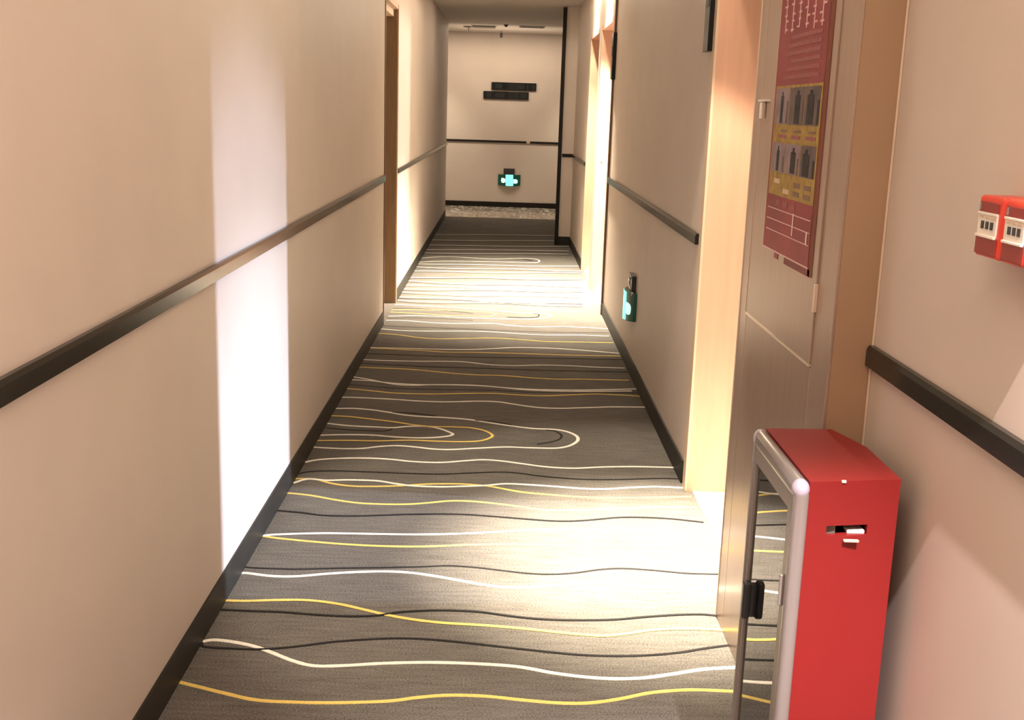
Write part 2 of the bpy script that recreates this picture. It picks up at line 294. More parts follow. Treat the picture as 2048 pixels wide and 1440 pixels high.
 ('k', None, [(-0.795,8.547),(-0.619,8.509),(-0.441,8.513),(-0.263,8.547),(-0.084,8.578),(0.096,8.577),(0.276,8.554),(0.455,8.542),(0.637,8.565)]),
 ('w', None, [(-0.795,8.628),(-0.625,8.59),(-0.445,8.593),(-0.266,8.628),(-0.085,8.659),(0.097,8.659),(0.278,8.636),(0.459,8.624),(0.642,8.646)]),
 ('k', None, [(-0.795,8.698),(-0.619,8.7),(-0.439,8.709),(-0.258,8.69),(-0.077,8.653),(0.103,8.632),(0.282,8.645),(0.463,8.675),(0.645,8.689)]),
 ('w', None, [(-0.795,8.778),(-0.625,8.78),(-0.444,8.789),(-0.261,8.77),(-0.078,8.732),(0.103,8.71),(0.284,8.723),(0.467,8.755),(0.65,8.768)]),
 ('k', None, [(-0.795,8.939),(-0.621,8.924),(-0.437,8.901),(-0.255,8.896),(-0.073,8.925),(0.111,8.97),(0.296,8.995),(0.48,8.988),(0.664,8.973)]),
 ('w', None, [(-0.795,9.019),(-0.627,9.004),(-0.441,8.979),(-0.257,8.975),(-0.074,9.005),(0.112,9.05),(0.298,9.076),(0.484,9.069),(0.669,9.053)]),
 ('k', None, [(-0.795,9.103),(-0.615,9.105),(-0.433,9.144),(-0.25,9.196),(-0.065,9.226),(0.121,9.225),(0.307,9.22),(0.495,9.241),(0.685,9.293)]),
 ('w', None, [(-0.795,9.181),(-0.62,9.182),(-0.437,9.222),(-0.253,9.275),(-0.066,9.306),(0.122,9.305),(0.31,9.299),(0.499,9.321),(0.69,9.373)]),
 ('k', None, [(-0.795,9.32),(-0.616,9.335),(-0.43,9.34),(-0.243,9.319),(-0.057,9.298),(0.128,9.305),(0.315,9.341),(0.503,9.375),(0.691,9.38)]),
 ('w', None, [(-0.795,9.396),(-0.621,9.412),(-0.434,9.416),(-0.246,9.395),(-0.058,9.373),(0.129,9.381),(0.317,9.418),(0.507,9.452),(0.696,9.457)]),
 ('k', None, [(-0.795,9.567),(-0.608,9.524),(-0.42,9.497),(-0.234,9.502),(-0.048,9.533),(0.139,9.561),(0.327,9.56),(0.514,9.538),(0.701,9.528)]),
 ('w', None, [(-0.795,9.642),(-0.613,9.599),(-0.424,9.571),(-0.236,9.576),(-0.049,9.608),(0.14,9.636),(0.329,9.635),(0.517,9.613),(0.706,9.603)]),
 ('k', None, [(-0.795,9.772),(-0.614,9.793),(-0.426,9.842),(-0.236,9.885),(-0.044,9.899),(0.148,9.895),(0.341,9.905),(0.535,9.947),(0.732,10.004)]),
 ('w', None, [(-0.795,9.844),(-0.618,9.865),(-0.429,9.915),(-0.238,9.959),(-0.045,9.973),(0.149,9.969),(0.343,9.979),(0.539,10.021),(0.738,10.08)]),
 ('k', None, [(-0.795,10.183),(-0.622,10.216),(-0.427,10.227),(-0.231,10.225),(-0.036,10.239),(0.16,10.283),(0.359,10.34),(0.559,10.378),(0.758,10.387)]),
 ('w', None, [(-0.795,10.252),(-0.626,10.286),(-0.43,10.297),(-0.233,10.295),(-0.036,10.309),(0.161,10.354),(0.361,10.411),(0.562,10.45),(0.763,10.459)]),
 ('k', None, [(-0.795,10.455),(-0.621,10.424),(-0.424,10.421),(-0.228,10.45),(-0.03,10.489),(0.169,10.509),(0.368,10.504),(0.566,10.496),(0.766,10.513)]),
 ('w', None, [(-0.795,10.522),(-0.625,10.49),(-0.427,10.487),(-0.229,10.516),(-0.031,10.555),(0.169,10.576),(0.37,10.571),(0.57,10.563),(0.771,10.58)]),
 ('k', None, [(-0.795,10.669),(-0.623,10.694),(-0.425,10.734),(-0.225,10.756),(-0.023,10.755),(0.178,10.755),(0.38,10.779),(0.584,10.827),(0.775,10.872)]),
 ('w', None, [(-0.795,10.732),(-0.627,10.757),(-0.428,10.797),(-0.226,10.82),(-0.024,10.819),(0.179,10.819),(0.382,10.844),(0.588,10.892),(0.775,10.938)]),
 ('w', None, [(-0.795,11.172),(-0.563,11.344),(-0.285,11.303),(-0.078,11.277),(0.199,11.398),(0.337,11.377),(0.382,11.249),(0.344,11.105),(0.195,11.09),(-0.143,11.052),(-0.545,10.998),(-0.795,10.863)]),
 ('k', 0.03, [(0.225,11.307),(0.28,11.267),(0.313,11.222)]),
 ('k', None, [(-0.795,11.505),(-0.561,11.529),(-0.312,11.57),(-0.061,11.631),(0.193,11.695),(0.449,11.744),(0.707,11.773)]),
 ('w', None, [(-0.795,11.594),(-0.566,11.619),(-0.314,11.661),(-0.061,11.722),(0.194,11.788),(0.452,11.838),(0.712,11.867)]),
 ('k', None, [(-0.795,11.773),(-0.559,11.835),(-0.307,11.9),(-0.053,11.95),(0.204,11.979),(0.462,12.002),(0.721,12.04)]),
 ('w', None, [(-0.795,11.866),(-0.563,11.929),(-0.31,11.996),(-0.053,12.046),(0.205,12.076),(0.465,12.099),(0.726,12.138)]),
 ('k', None, [(-0.795,12.178),(-0.56,12.229),(-0.303,12.258),(-0.044,12.281),(0.216,12.32),(0.478,12.382),(0.744,12.454)]),
 ('w', None, [(-0.795,12.278),(-0.565,12.33),(-0.305,12.359),(-0.045,12.383),(0.217,12.422),(0.482,12.485),(0.75,12.559)]),
 ('k', None, [(-0.795,12.689),(-0.557,12.712),(-0.295,12.752),(-0.032,12.817),(0.234,12.893),(0.503,12.956),(0.773,12.994)]),
 ('w', None, [(-0.795,12.797),(-0.562,12.821),(-0.298,12.862),(-0.033,12.928),(0.236,13.005),(0.507,13.069),(0.775,13.108)]),
 ('k', None, [(-0.795,13.221),(-0.557,13.289),(-0.29,13.369),(-0.019,13.436),(0.253,13.475),(0.527,13.499),(0.775,13.535)]),
 ('w', None, [(-0.795,13.338),(-0.562,13.407),(-0.293,13.489),(-0.02,13.557),(0.255,13.596),(0.532,13.621),(0.775,13.658)]),
]
# ---------------------------------------------------------------- the room shell
XL, XR, YB, YE = -0.80, 0.765, -1.5, 15.7
N0, N1 = 3.13, 4.27            # open doorway on the right, near
A0, A1 = 8.30, 9.47            # two door niches on the right, far
B0, B1 = 9.74, 10.67
L0, L1 = 7.62, 8.50            # door niche on the left
HD = 2.15
floor = box('floor', (XL-0.12, XR+0.025, YB, YE, -0.06, 0.0), M['carpet'], kind=ST)
bm = bmesh.new(); bx(bm, XR+0.025, 3.0, 12.8, YE, -0.06, 0.0)
o = obj('floor', bm, M['carpet']); o['kind'] = ST
o = box('lobby_floor', (-3, 3, YE, 18.0, -0.06, -0.002), M['marble'], kind=ST)
box('trim_1', (-0.80, 3, YE-0.012, YE+0.006, -0.01, 0.004), M['casing'], kind=ST)
TW = 0.2
boxes('wall_left', [(XL-TW, XL, YB, L0, 0, ZC), (XL-TW, XL, L1, YE, 0, ZC), (XL-TW, XL, L0, L1, 2.18, ZC)], M['wall'], kind=ST)
boxes('wall_right', [(XR, XR+0.34, YB, N0, 0, ZC), (XR, XR+0.34, N0, N1, HD, ZC), (XR, XR+TW, N1, A0, 0, ZC),
                     (XR, XR+TW, A0, A1, HD, ZC), (XR, XR+TW, A1, B0, 0, ZC), (XR, XR+TW, B0, B1, HD, ZC),
                     (XR, XR+TW, B1, 12.7, 0, ZC), (0.615, 3.0, 12.7, 12.8, 0, 2.6)], M['wall'], kind=ST)
box('wall_back', (XL-TW, XR+TW, YB-0.1, YB, 0, ZC), M['wall'], kind=ST)
box('ceiling', (XL-TW, 3.0, YB, YE, ZC, ZC+0.12), M['ceiling'], kind=ST)
box('lobby_ceiling', (-3, 3, YE, 18.0, 2.605, 2.72), M['ceiling'], kind=ST)
box('wall_far', (-3, 3, 17.6, 17.8, -0.06, 2.61), M['wall'], kind=ST)
boxes('wall_lobby', [(-3.1, -3, YE-0.3, 17.8, -0.06, 2.7), (3, 3.1, 12.7, 17.8, -0.06, 2.7), (-3, XL-TW, YE-0.3, YE-0.2, -0.06, 2.7)], M['wall'], kind=ST)
box('baseboard_far', (-3, 3, 17.585, 17.6, -0.002, 0.075), M['matt'], kind=ST)

# near doorway on the right: wood lined reveal, white tiled floor, lit room beyond
box('door_frame', (XR+0.001, 1.15, N1-0.004, N1+0.12, 0, HD+0.02), M['wood'], kind=ST)
box('floor_tile', (XR+0.025, 9.0, 2.2, 5.2, -0.06, 0.002), M['tile'], kind=ST)
boxes('wall_room', [(1.15, 9.0, 4.45, 4.55, 0, 2.6), (1.15, 9.0, 2.9, 3.0, 0, 2.6), (9.0, 9.1, 2.9, 4.55, 0, 2.6), (1.15, 9.1, 2.9, 4.55, 2.6, 2.7),
                    (1.10, 1.15, 2.9, 3.22, 0, 2.6), (1.10, 1.15, 4.05, 4.55, 0, 2.6), (1.10, 1.15, 3.22, 4.05, 2.25, 2.6)], M['wall'], kind=ST)
box('trim_2', (XR-0.008, XR+0.002, N1-0.004, N1+0.055, 0, ZC), M['casing'], bev=0.002, kind=ST)

# far door niches on the right
for i, (a, b) in enumerate(((A0, A1), (B0, B1))):
    if i == 0:      # the nearer door stands open, turned back against the far side of its room
        d = box('door_2', (1.06, 1.96, b+0.05, b+0.09, 0.01, HD-0.04), M['door'], kind=ST)
    else:
        d = box('door_3', (1.02, 1.06, a, b, 0, HD), M['door'], kind=ST)
    boxes('door_frame', [(XR-0.004, 1.02, b-0.004, b+0.03, 0, HD), (XR+0.0, 1.02, a-0.002, a, 0, HD)], M['wood'], d)
    box('door_header', (XR-0.004, 1.02, a, b, HD-0.03, HD+0.004), M['wood'], d)
    box('handle', ((1.80, 1.90, b+0.02, b+0.05, 1.0, 1.02) if i == 0 else (0.98, 1.02, a+0.12, a+0.14, 0.98, 1.1)), M['chrome'], d)
    box('threshold', (XR+0.02, 1.02, a, b, -0.01, 0.003), M['tile'], d)
    if i == 0: box('strike_plate', (0.795, 0.815, b-0.008, b-0.003, 1.07, 1.22), M['casing'], d)
box('trim_3', (XR-0.014, XR+0.004, A0-0.05, A0+0.004, 0, ZC), M['brown'], kind=ST)
boxes('wall_room', [(0.965, 6.0, 8.15, 8.25, 0, 2.6), (1.03, 6.0, 9.62, 9.70, 0, 2.6), (6.0, 6.1, 8.15, 9.70, 0, 2.6), (0.965, 6.1, 8.15, 9.70, 2.6, 2.7), (0.966, 1.02, 8.2, 9.65, HD+0.005, 2.6)], M['wall'], kind=ST)
box('floor_tile', (1.02, 6.0, 8.2, 9.65, -0.06, 0.0), M['tile'], kind=ST)
# left door niche
d = box('door_1', (-0.93, -0.90, L0, L1, 0, 2.1), M['door'], kind=ST)
boxes('door_frame', [(-0.90, XL-0.001, L1-0.02, L1-0.001, 0, 2.18), (-0.90, XL-0.002, L0, L0+0.02, 0, 2.18)], M['door'], d)
boxes('door_header', [(-0.90, XL+0.004, L0, L1, 2.15, 2.19), (-0.90, XL-0.03, L0, L1, 2.10, 2.15)], M['casing'], d)
box('handle', (-0.90, -0.86, L0+0.10, L0+0.12, 0.98, 1.1), M['chrome'], d)
box('trim_4', (XL-0.002, XL+0.008, L1-0.012, L1+0.012, 0, 2.18), M['casing'], bev=0.002, kind=ST)
box('trim_5', (XL-0.002, XL+0.006, L0-0.02, L0+0.002, 0, 2.18), M['brown'], bev=0.001, kind=ST)
# black metal corner of the wall return
box('trim_6', (0.592, 0.632, 12.672, 12.712, 0, 2.57), M['matt'], kind=ST)
# baseboards
BH = 0.095
boxes('baseboard_left', [(XL-0.01, XL+0.006, YB, L0-0.02, 0, BH), (XL-0.01, XL+0.006, L1+0.012, YE, 0, BH)], M['base'], kind=ST)
boxes('baseboard_right', [(XR-0.008, XR+0.01, N1+0.10, A0-0.05, 0, BH), (XR-0.008, XR+0.01, YB, 2.24, 0, BH),
                          (XR-0.008, XR+0.01, B1+0.04, 12.70, 0, BH), (0.60, XR, 12.690, 12.702, 0, BH)], M['base'], kind=ST)
# dado rails: bevelled profile, swept along a line
def rail(name, p0, p1, nrm, m=None, h=0.042, d=0.015, z=0.996):
    bm = bmesh.new(); n = Vector(nrm); P = []
    prof = [(0, -h/2), (d, -h/2), (d, h*0.28), (d*0.7, h/2), (0, h/2)]
    for p in (p0, p1):
        P.append([bm.verts.new(Vector((p[0], p[1], z)) + n*a + Vector((0, 0, b))) for a, b in prof])
    k = len(prof)
    for i in range(k): bm.faces.new((P[0][i], P[0][(i+1) % k], P[1][(i+1) % k], P[1][i]))
    bm.faces.new(P[0]); bm.faces.new(list(reversed(P[1])))
    o = obj(name, bm, m or M['black']); o['kind'] = ST; return o
rail('trim_7', (XL, YB), (XL, L0-0.02), (1, 0, 0))
rail('trim_8', (XL, L1+0.02), (XL, YE), (1, 0, 0), h=0.034)
rail('trim_9', (XR, YB), (XR, 2.243), (-1, 0, 0))
rail('trim_10', (XR, N1+0.10), (XR, A0-0.06), (-1, 0, 0))
rail('trim_11', (XR, B1+0.04), (XR, 12.70), (-1, 0, 0), h=0.036)
rail('trim_12', (0.64, 12.70), (XR, 12.70), (0, -1, 0), M['matt'], h=0.036)
rail('trim_13', (-3, 17.6), (0.33, 17.6), (0, -1, 0), M['matt'], h=0.032)
rail('trim_14', (0.385, 17.6), (3, 17.6), (0, -1, 0), M['matt'], h=0.032)
box('trim_15', (0.335, 0.38, 17.585, 17.6, 0.982, 1.008), M['casing'], kind=ST)

# ---------------------------------------------------------------- carpet lines (tufted into the floor)
def crom(P, n=6):
    out = []
    for i in range(len(P)-1):
        p0 = P[max(i-1, 0)]; p1 = P[i]; p2 = P[i+1]; p3 = P[min(i+2, len(P)-1)]
        for k in range(n):
            t = k/n
            out.append(tuple(0.5*((2*p1[j]) + (-p0[j]+p2[j])*t + (2*p0[j]-5*p1[j]+4*p2[j]-p3[j])*t*t + (-p0[j]+3*p1[j]-3*p2[j]+p3[j])*t**3) for j in range(2)))
    out.append(P[-1]); return out
def carpet_line(c, wd, P, z):
    Q = [Vector(p) for p in crom(P)]
    bm = bmesh.new(); prev = None
    for i, q in enumerate(Q):
        d = (Q[min(i+1, len(Q)-1)] - Q[max(i-1, 0)])
        if d.length < 1e-6: continue
        d.normalize(); nn = Vector((-d.y, d.x)) * wd/2 * (1 + random.uniform(-.06, .06))
        row = [bm.verts.new((*(q+nn), z-0.0012)), bm.verts.new((*(q+nn*0.8), z)), bm.verts.new((*(q-nn*0.8), z)), bm.verts.new((*(q-nn), z-0.0012))]
        if prev:
            for k in range(3): bm.faces.new((prev[k], prev[k+1], row[k+1], row[k]))
        prev = row
    return obj('carpet_line', bm, M['l'+c], floor)
WD = {'w': 0.0160, 'y': 0.0150, 'k': 0.0110}
for i, (c, wd, P) in enumerate(CARPET_LINES):
    carpet_line(c, wd or WD[c], P, 0.0012 + 0.0004*(i % 5))
# the part of the runner nearer than the picture
for i in range(14):
    y = 2.40 - i*0.26; c = 'wkyk'[i % 4]
    P = [(-0.795 + k*0.098*2, y + 0.05*math.sin(k*0.9 + i*1.7) + 0.02*math.sin(k*2.1+i)) for k in range(9)]
    carpet_line(c, WD[c], [(x, yy) for x, yy in P if x < 0.77], 0.0012 + 0.0004*(i % 5))

# ---------------------------------------------------------------- fire hose cabinet
XF, C0, C1 = 0.676, 2.245, 3.13
t = thing('fire_hose_cabinet', 'tall champagne steel fire hose cabinet standing between the red box and the open doorway', 'cabinet', (0.72, 2.69, 0))
box('body', (XF+0.006, XR, C0, C1, 0, ZC), M['steel_shade'], t)
box('frame', (XF, XF+0.006, C0, 2.3715, 0, ZC), M['steel'], t, bev=0.001)
box('frame', (XF, XF+0.006, 3.035, C1, 0, ZC), M['steel'], t, bev=0.001)
box('lower_panel', (XF, XF+0.006, 2.372, 3.033, 0.0, 0.937), M['steel'], t, bev=0.001)
box('upper_panel', (XF, XF+0.006, 2.372, 3.033, 2.205, ZC), M['steel'], t, bev=0.001)
dr = box('door', (XF-0.004, XF+0.006, 2.3735, 3.029, 0.945, 2.2), M['steel'], t, bev=0.0015)
box('folded_edge', (XF-0.005, XF+0.002, 2.376, 3.029, 0.939, 0.945), M['edge'], dr)
box('hinge', (XF-0.008, XF, 2.366, 2.374, 1.06, 1.12), M['edge'], dr, bev=0.001)
lt = box('latch', (XF-0.016, XF-0.004, 2.975, 3.000, 1.462, 1.504), M['chrome'], dr, bev=0.003)
box('folded_edge', (XF-0.005, XF+0.002, 3.029, 3.0315, 0.945, 2.2), M['casing'], dr)
box('corner_bead', (XR-0.005, XR, C0-0.005, C0, 0, ZC), M['edge'], t, bev=0.002)
box('side_bead', (XF-0.002, XF+0.004, C1-0.004, C1+0.002, 0, ZC), M['edge'], t, bev=0.001)
box('latch_flag', (XF-0.020, XF-0.004, 2.93, 3.005, 1.504, 1.509), M['white'], dr, bev=0.001)
rebase(t)

# ---------------------------------------------------------------- poster on the cabinet door
PX = XF - 0.0045
def pq(name, y0, y1, z0, z1, m, par, lift, th=0.0006):
    return box(name, (PX-lift-th, PX-lift, y0, y1, z0, z1), m, par)
po = thing('safety_poster', 'red poster with six dark photos and gold captions stuck on the steel cabinet door', 'poster', (PX, 2.65, 1.13))
pq('sheet', 2.445, 2.885, 1.142, 2.02, M['p_red'], po, 0)
pq('dark_band', 2.411, 2.447, 1.128, 2.02, M['p_edge'], po, 0)
pq('bottom_strip', 2.430, 2.66, 1.126, 1.142, M['p_dred'], po, 0)
pq('bottom_strip', 2.72, 2.76, 1.128, 1.142, M['p_red'], po, 0)
pq('border', 2.445, 2.885, 1.142, 1.1455, M['p_white'], po, 0.0007)
pq('border', 2.8835, 2.887, 1.142, 2.02, M['casing'], po, 0.0007)
pq('border', 2.447, 2.449, 1.142, 1.26, M['p_text'], po, 0.0007)
# photo block
pq('photo_backing', 2.447, 2.868, 1.279, 1.540, M['p_gold'], po, 0.0007)
for r, (z0, z1) in enumerate(((1.449, 1.534), (1.335, 1.405))):
    for k in range(3):
        y1 = 2.860 - k*0.138; y0 = y1 - (0.130 if k < 2 else 0.125)
        ph = pq('photo', y0, y1, z0, z1, (M['p_lt'], M['p_grey'], M['p_grey'])[k] if r == 0 else (M['p_lt'], M['p_lt'], M['p_grey'])[k], po, 0.0014)
        c = (y0+y1)/2 + (0.0, -0.01, 0.012)[k]; hw = (0.012, 0.022, 0.028)[k]
        pq('figure', c-hw, c+hw, z0+0.003, z1-0.018, M['p_dk'], ph, 0.0021)
        pq('figure', c-hw*0.4, c+hw*0.4, z1-0.019, z1-0.008, M['p_dk'], ph, 0.0021)
        pq('figure', y0+0.004, y0+0.018, z0+0.002, z1-0.03, M['p_dk'] if k == 2 else M['p_grey'], ph, 0.0021)
pq('caption_band', 2.449, 2.863, 1.408, 1.446, M['p_gold'], po, 0.0014)
for k in range(3):
    pq('caption_text', 2.60-k*0.0+(-0.13+k*0.13), 2.68+(-0.13+k*0.13), 1.417, 1.425, M['p_text'], po, 0.0021)
    pq('caption_text', 2.60+(-0.13+k*0.13), 2.66+(-0.13+k*0.13), 1.431, 1.437, M['brown'], po, 0.0021)
for k in range(4):
    for j in range(2):
        if (k+j) % 4 != 3:
            pq('caption_text', 2.475+k*0.095, 2.53+k*0.095, 1.288+j*0.020, 1.299+j*0.020, M['brown'] if k < 2 else M['casing'], po, 0.0014)
# ruled white lines of the table below
for z in (1.246, 1.219, 1.192):
    pq('ruled_line', 2.456, 2.862, z-0.0012, z+0.0012, M['p_white'], po, 0.0010)
pq('ruled_line', 2.600, 2.607, 1.198, 1.249, M['white'], po, 0.0014)
pq('ruled_line', 2.473, 2.481, 1.192, 1.220, M['white'], po, 0.0014)
for k in range(3):
    pq('text_row', 2.60+k*0.07, 2.645+k*0.07, 1.256, 1.270, M['p_text'], po, 0.0010)
for k in range(6):
    pq('text_row', 2.49, 2.81-0.03*(k % 3), 1.555+k*0.018, 1.564+k*0.018, M['p_text'], po, 0.0007)
# large pale brush-like characters of the heading
hx = bmesh.new()
for k in range(6):
    y = 2.50 + k*0.065
    for j in range(5):
        z = 1.665 + j*0.018 + random.uniform(0, .006)
        dy = random.uniform(-.014, .014)
        bx(hx, PX-0.0013, PX-0.0007, y+dy-0.016*random.uniform(.5, 1), y+dy+0.016*random.uniform(.5, 1), z, z+0.0045)
    bx(hx, PX-0.0014, PX-0.0007, y-0.003, y+0.004, 1.655+random.uniform(0, .02), 1.76)
o = obj('heading_text', hx, M['p_white'], po); o['kind'] = 'stuff'
rebase(po)

# ---------------------------------------------------------------- red extinguisher box
ZT = 0.843
POLY = [(0.552, 1.873), (0.722, 1.903), (0.722, 2.10), (0.688, 2.222), (0.552, 2.215)]
t = thing('extinguisher_box', 'red metal extinguisher box with a glazed silver door beside the steel cabinet', 'box', (0.63, 2.05, 0))
body = prism('body', POLY, 0, ZT, M['red'], None)
def cut(o, cutter):
    md = o.modifiers.new('b', 'BOOLEAN'); md.operation = 'DIFFERENCE'; md.object = cutter; md.solver = 'EXACT'
    bpy.context.view_layer.update()
    dg = bpy.context.evaluated_depsgraph_get()
    me = bpy.data.meshes.new_from_object(o.evaluated_get(dg)); o.modifiers.clear(); o.data = me
    bpy.data.objects.remove(cutter)
cut(body, prism('cutter', [(0.50, 1.884), (0.714, 1.915), (0.714, 2.09), (0.68, 2.208), (0.50, 2.205)], 0.02, ZT-0.008, M['inside']))
cm = bmesh.new(); bx(cm, 0.590, 0.667, 1.80, 1.93, 0.741, 0.760)
cut(body, obj('cutter', cm, M['inside']))
body.parent = t
box('slot_glint', (0.622, 0.650, 1.876, 1.884, 0.731, 0.736), M['edge'], t, bev=0.002)  # pale block standing in for a highlight under the slot
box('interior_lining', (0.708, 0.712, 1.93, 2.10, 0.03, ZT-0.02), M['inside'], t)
box('chip_glint', (0.610, 0.618, 1.8805, 1.886, ZT-0.003, ZT+0.0015), M['white'], t, bev=0.001)  # white block for a chipped notch and the highlight on it
# silver door: rounded rim, flat inner frame, glass, handle
FX = 0.535
dr = thing('x', 'x', 'x'); bpy.data.objects.remove(dr)
bm = bmesh.new()
y0, y1, z0, z1, rr = 1.873, 2.200, 0.018, ZT-0.012, 0.0165
bx(bm, FX-0.010, 0.552, y0-0.004, y1+0.004, z1-0.024, z1+0.014, bev=0.013)
bx(bm, FX-0.010, 0.552, y0-0.004, y1+0.004, 0.0, z0+0.014, bev=0.012)
bx(bm, FX-0.010, 0.552, y0-0.012, y0+0.020, 0.0, z1+0.0, bev=0.012)
bx(bm, FX-0.010, 0.552, y1-0.012, y1+0.012, 0.0, z1+0.0, bev=0.010)
door = obj('door', bm, M['silver'], t, smooth=True)
boxes('inner_frame', [(FX-0.006, 0.548, y0+0.046, y1-0.020, z1-0.052, z1-0.012), (FX-0.006, 0.548, y0+0.046, y1-0.020, 0.03, 0.06),
                      (FX-0.006, 0.548, y0+0.006, y0+0.046, 0.03, z1-0.012), (FX-0.006, 0.548, y1-0.020, y1-0.010, 0.03, z1-0.018)], M['grey'], door)
bm = bmesh.new(); bmesh.ops.create_uvsphere(bm, u_segments=20, v_segments=12, radius=0.0185)
bmesh.ops.scale(bm, verts=bm.verts, vec=(0.85, 1, 1)); bmesh.ops.translate(bm, verts=bm.verts, vec=(0.5375, y0+0.006, z1-0.003))
obj('corner_cap', bm, M['cap'], door, smooth=True)
bm = bmesh.new(); bmesh.ops.create_uvsphere(bm, u_segments=20, v_segments=12, radius=0.0175)
bmesh.ops.scale(bm, verts=bm.verts, vec=(0.85, 1, 1)); bmesh.ops.translate(bm, verts=bm.verts, vec=(0.5375, y1-0.004, z1-0.003))
obj('corner_cap', bm, M['cap'], door, smooth=True)
box('glass', (FX-0.001, FX+0.003, y0+0.044, y1-0.018, 0.055, z1-0.050), M['glass'], door)
bm = bmesh.new()
bx(bm, FX-0.023, FX-0.006, 2.128, 2.150, 0.46, 0.54, bev=0.006); bx(bm, FX-0.012, FX, 2.132, 2.146, 0.465, 0.535)
obj('handle', bm, M['dark'], door, smooth=False)
box('hinge', (FX-0.016, FX-0.006, 1.892, 1.898, 0.60, 0.66), M['grey'], door, bev=0.002)
rebase(t)
# extinguishers inside
def extinguisher(x, y, label):
    e = thing('fire_extinguisher', label, 'extinguisher', (x, y, 0.008), 'extinguishers inside the red box')
    bm = bmesh.new()
    tube(bm, [(0, 0, 0.0), (0, 0, 0.01), (0, 0, 0.47), (0, 0, 0.52), (0, 0, 0.55), (0, 0, 0.56)], [0.046, 0.052, 0.052, 0.042, 0.02, 0.014], 24)
    obj('tank', bm, M['red'], e, smooth=True)
    bm = bmesh.new(); tube(bm, [(0, 0, 0.55), (0, 0, 0.62)], 0.014, 12); bx(bm, -0.015, 0.015, -0.02, 0.02, 0.59, 0.62)
    obj('valve', bm, M['chrome'], e)
    bm = bmesh.new(); bx(bm, -0.009, 0.009, -0.03, 0.075, 0.625, 0.635); bx(bm, -0.009, 0.009, -0.02, 0.06, 0.60, 0.607)
    obj('grip', bm, M['dark'], e)
    bm = bmesh.new(); tube(bm, [(0, -0.02, 0.60), (0.0, -0.05, 0.59), (0, -0.062, 0.54), (0, -0.060, 0.30), (0, -0.060, 0.2)], 0.008, 8)
    obj('hose', bm, M['dark'], e, smooth=True)
    bm = bmesh.new()
    tube(bm, [(0, 0, 0.22), (0, 0, 0.36)], 0.0526, 24); obj('sticker', bm, M['white'], e, smooth=True)
    for ch in e.children: ch.location.z += 0.012
    return e
extinguisher(0.645, 1.99, 'red extinguisher behind the box glass, nearer the camera'); extinguisher(0.637, 2.125, 'red extinguisher behind the box glass, nearer the steel cabinet')
bm = bmesh.new(); bx(bm, 0.632, 0.664, 1.895, 1.92, 0.7405, 0.7485, bev=0.002)
o = obj('packing_foam', bm, M['foam'], t); o.matrix_parent_inverse = Matrix.Translation(-t.location)
box('bracket', (0.590, 0.610, 1.893, 1.91, 0.735, 0.762), M['vent'], t).matrix_parent_inverse = Matrix.Translation(-t.location)

# ---------------------------------------------------------------- red alarm boxes on the near right wall
def alarm(y0, y1, yi0, yi1, label):
    """y0..y1 housing, yi0..yi1 the columns holding the insert"""
    z0, z1 = 1.271, 1.361; x = 0.712
    t = thing('alarm_box', label, 'alarm box', (XR, (y0+y1)/2, z0), 'red alarm boxes on the wall')
    bm = bmesh.new(); bx(bm, x, XR, y0+0.0005, y1-0.0005, z0, z1, bev=0.006)
    b = obj('housing', bm, M['orange'], t)
    bm = bmesh.new(); bx(bm, x-0.0015, x+0.002, yi0, yi1, z0+0.066, z1-0.009, bev=0.001); obj('window', bm, M['maroon'], t)
    bm = bmesh.new(); bx(bm, x-0.0015, x+0.002, yi0-0.004, yi1+0.002, z0+0.004, z0+0.030, bev=0.001); obj('lower_panel', bm, M['maroon'], t)
    fr = boxes('insert', [(x-0.002, x+0.002, yi0, yi1-0.001, z0+0.031, z0+0.065)], M['white'], t, bev=0.001)
    boxes('insert_rim', [(x-0.0035, x, yi0, yi1, z0+0.062, z0+0.066), (x-0.0045, x, yi0, yi1, z0+0.029, z0+0.033)], M['white'], fr, bev=0.001)
    n = (yi1-yi0)
    for k in range(3):
        c = yi0 + n*(0.22+0.24*k)
        box('socket', (x-0.0035, x-0.001, c-0.0042, c+0.0042, z0+0.042, z0+0.053), M['dark'], fr)
    for k in range(3):
        c = yi0 + n*(0.2+0.3*k)
        box('clip', (x-0.0035, x-0.001, c-0.008, c+0.006, z0+0.058, z0+0.0605), M['casing'], fr)
    box('label_strip', (x-0.0025, x-0.001, yi1-0.008, yi1-0.003, z0+0.068, z1-0.011), M['p_lt'], t)
    rebase(t); return t
alarm(1.603, 1.691, 1.618, 1.684, 'small red wall alarm box farther along, left of the wider one')
alarm(1.487, 1.602, 1.530, 1.593, 'wider bright red wall alarm box cut off by the right edge')

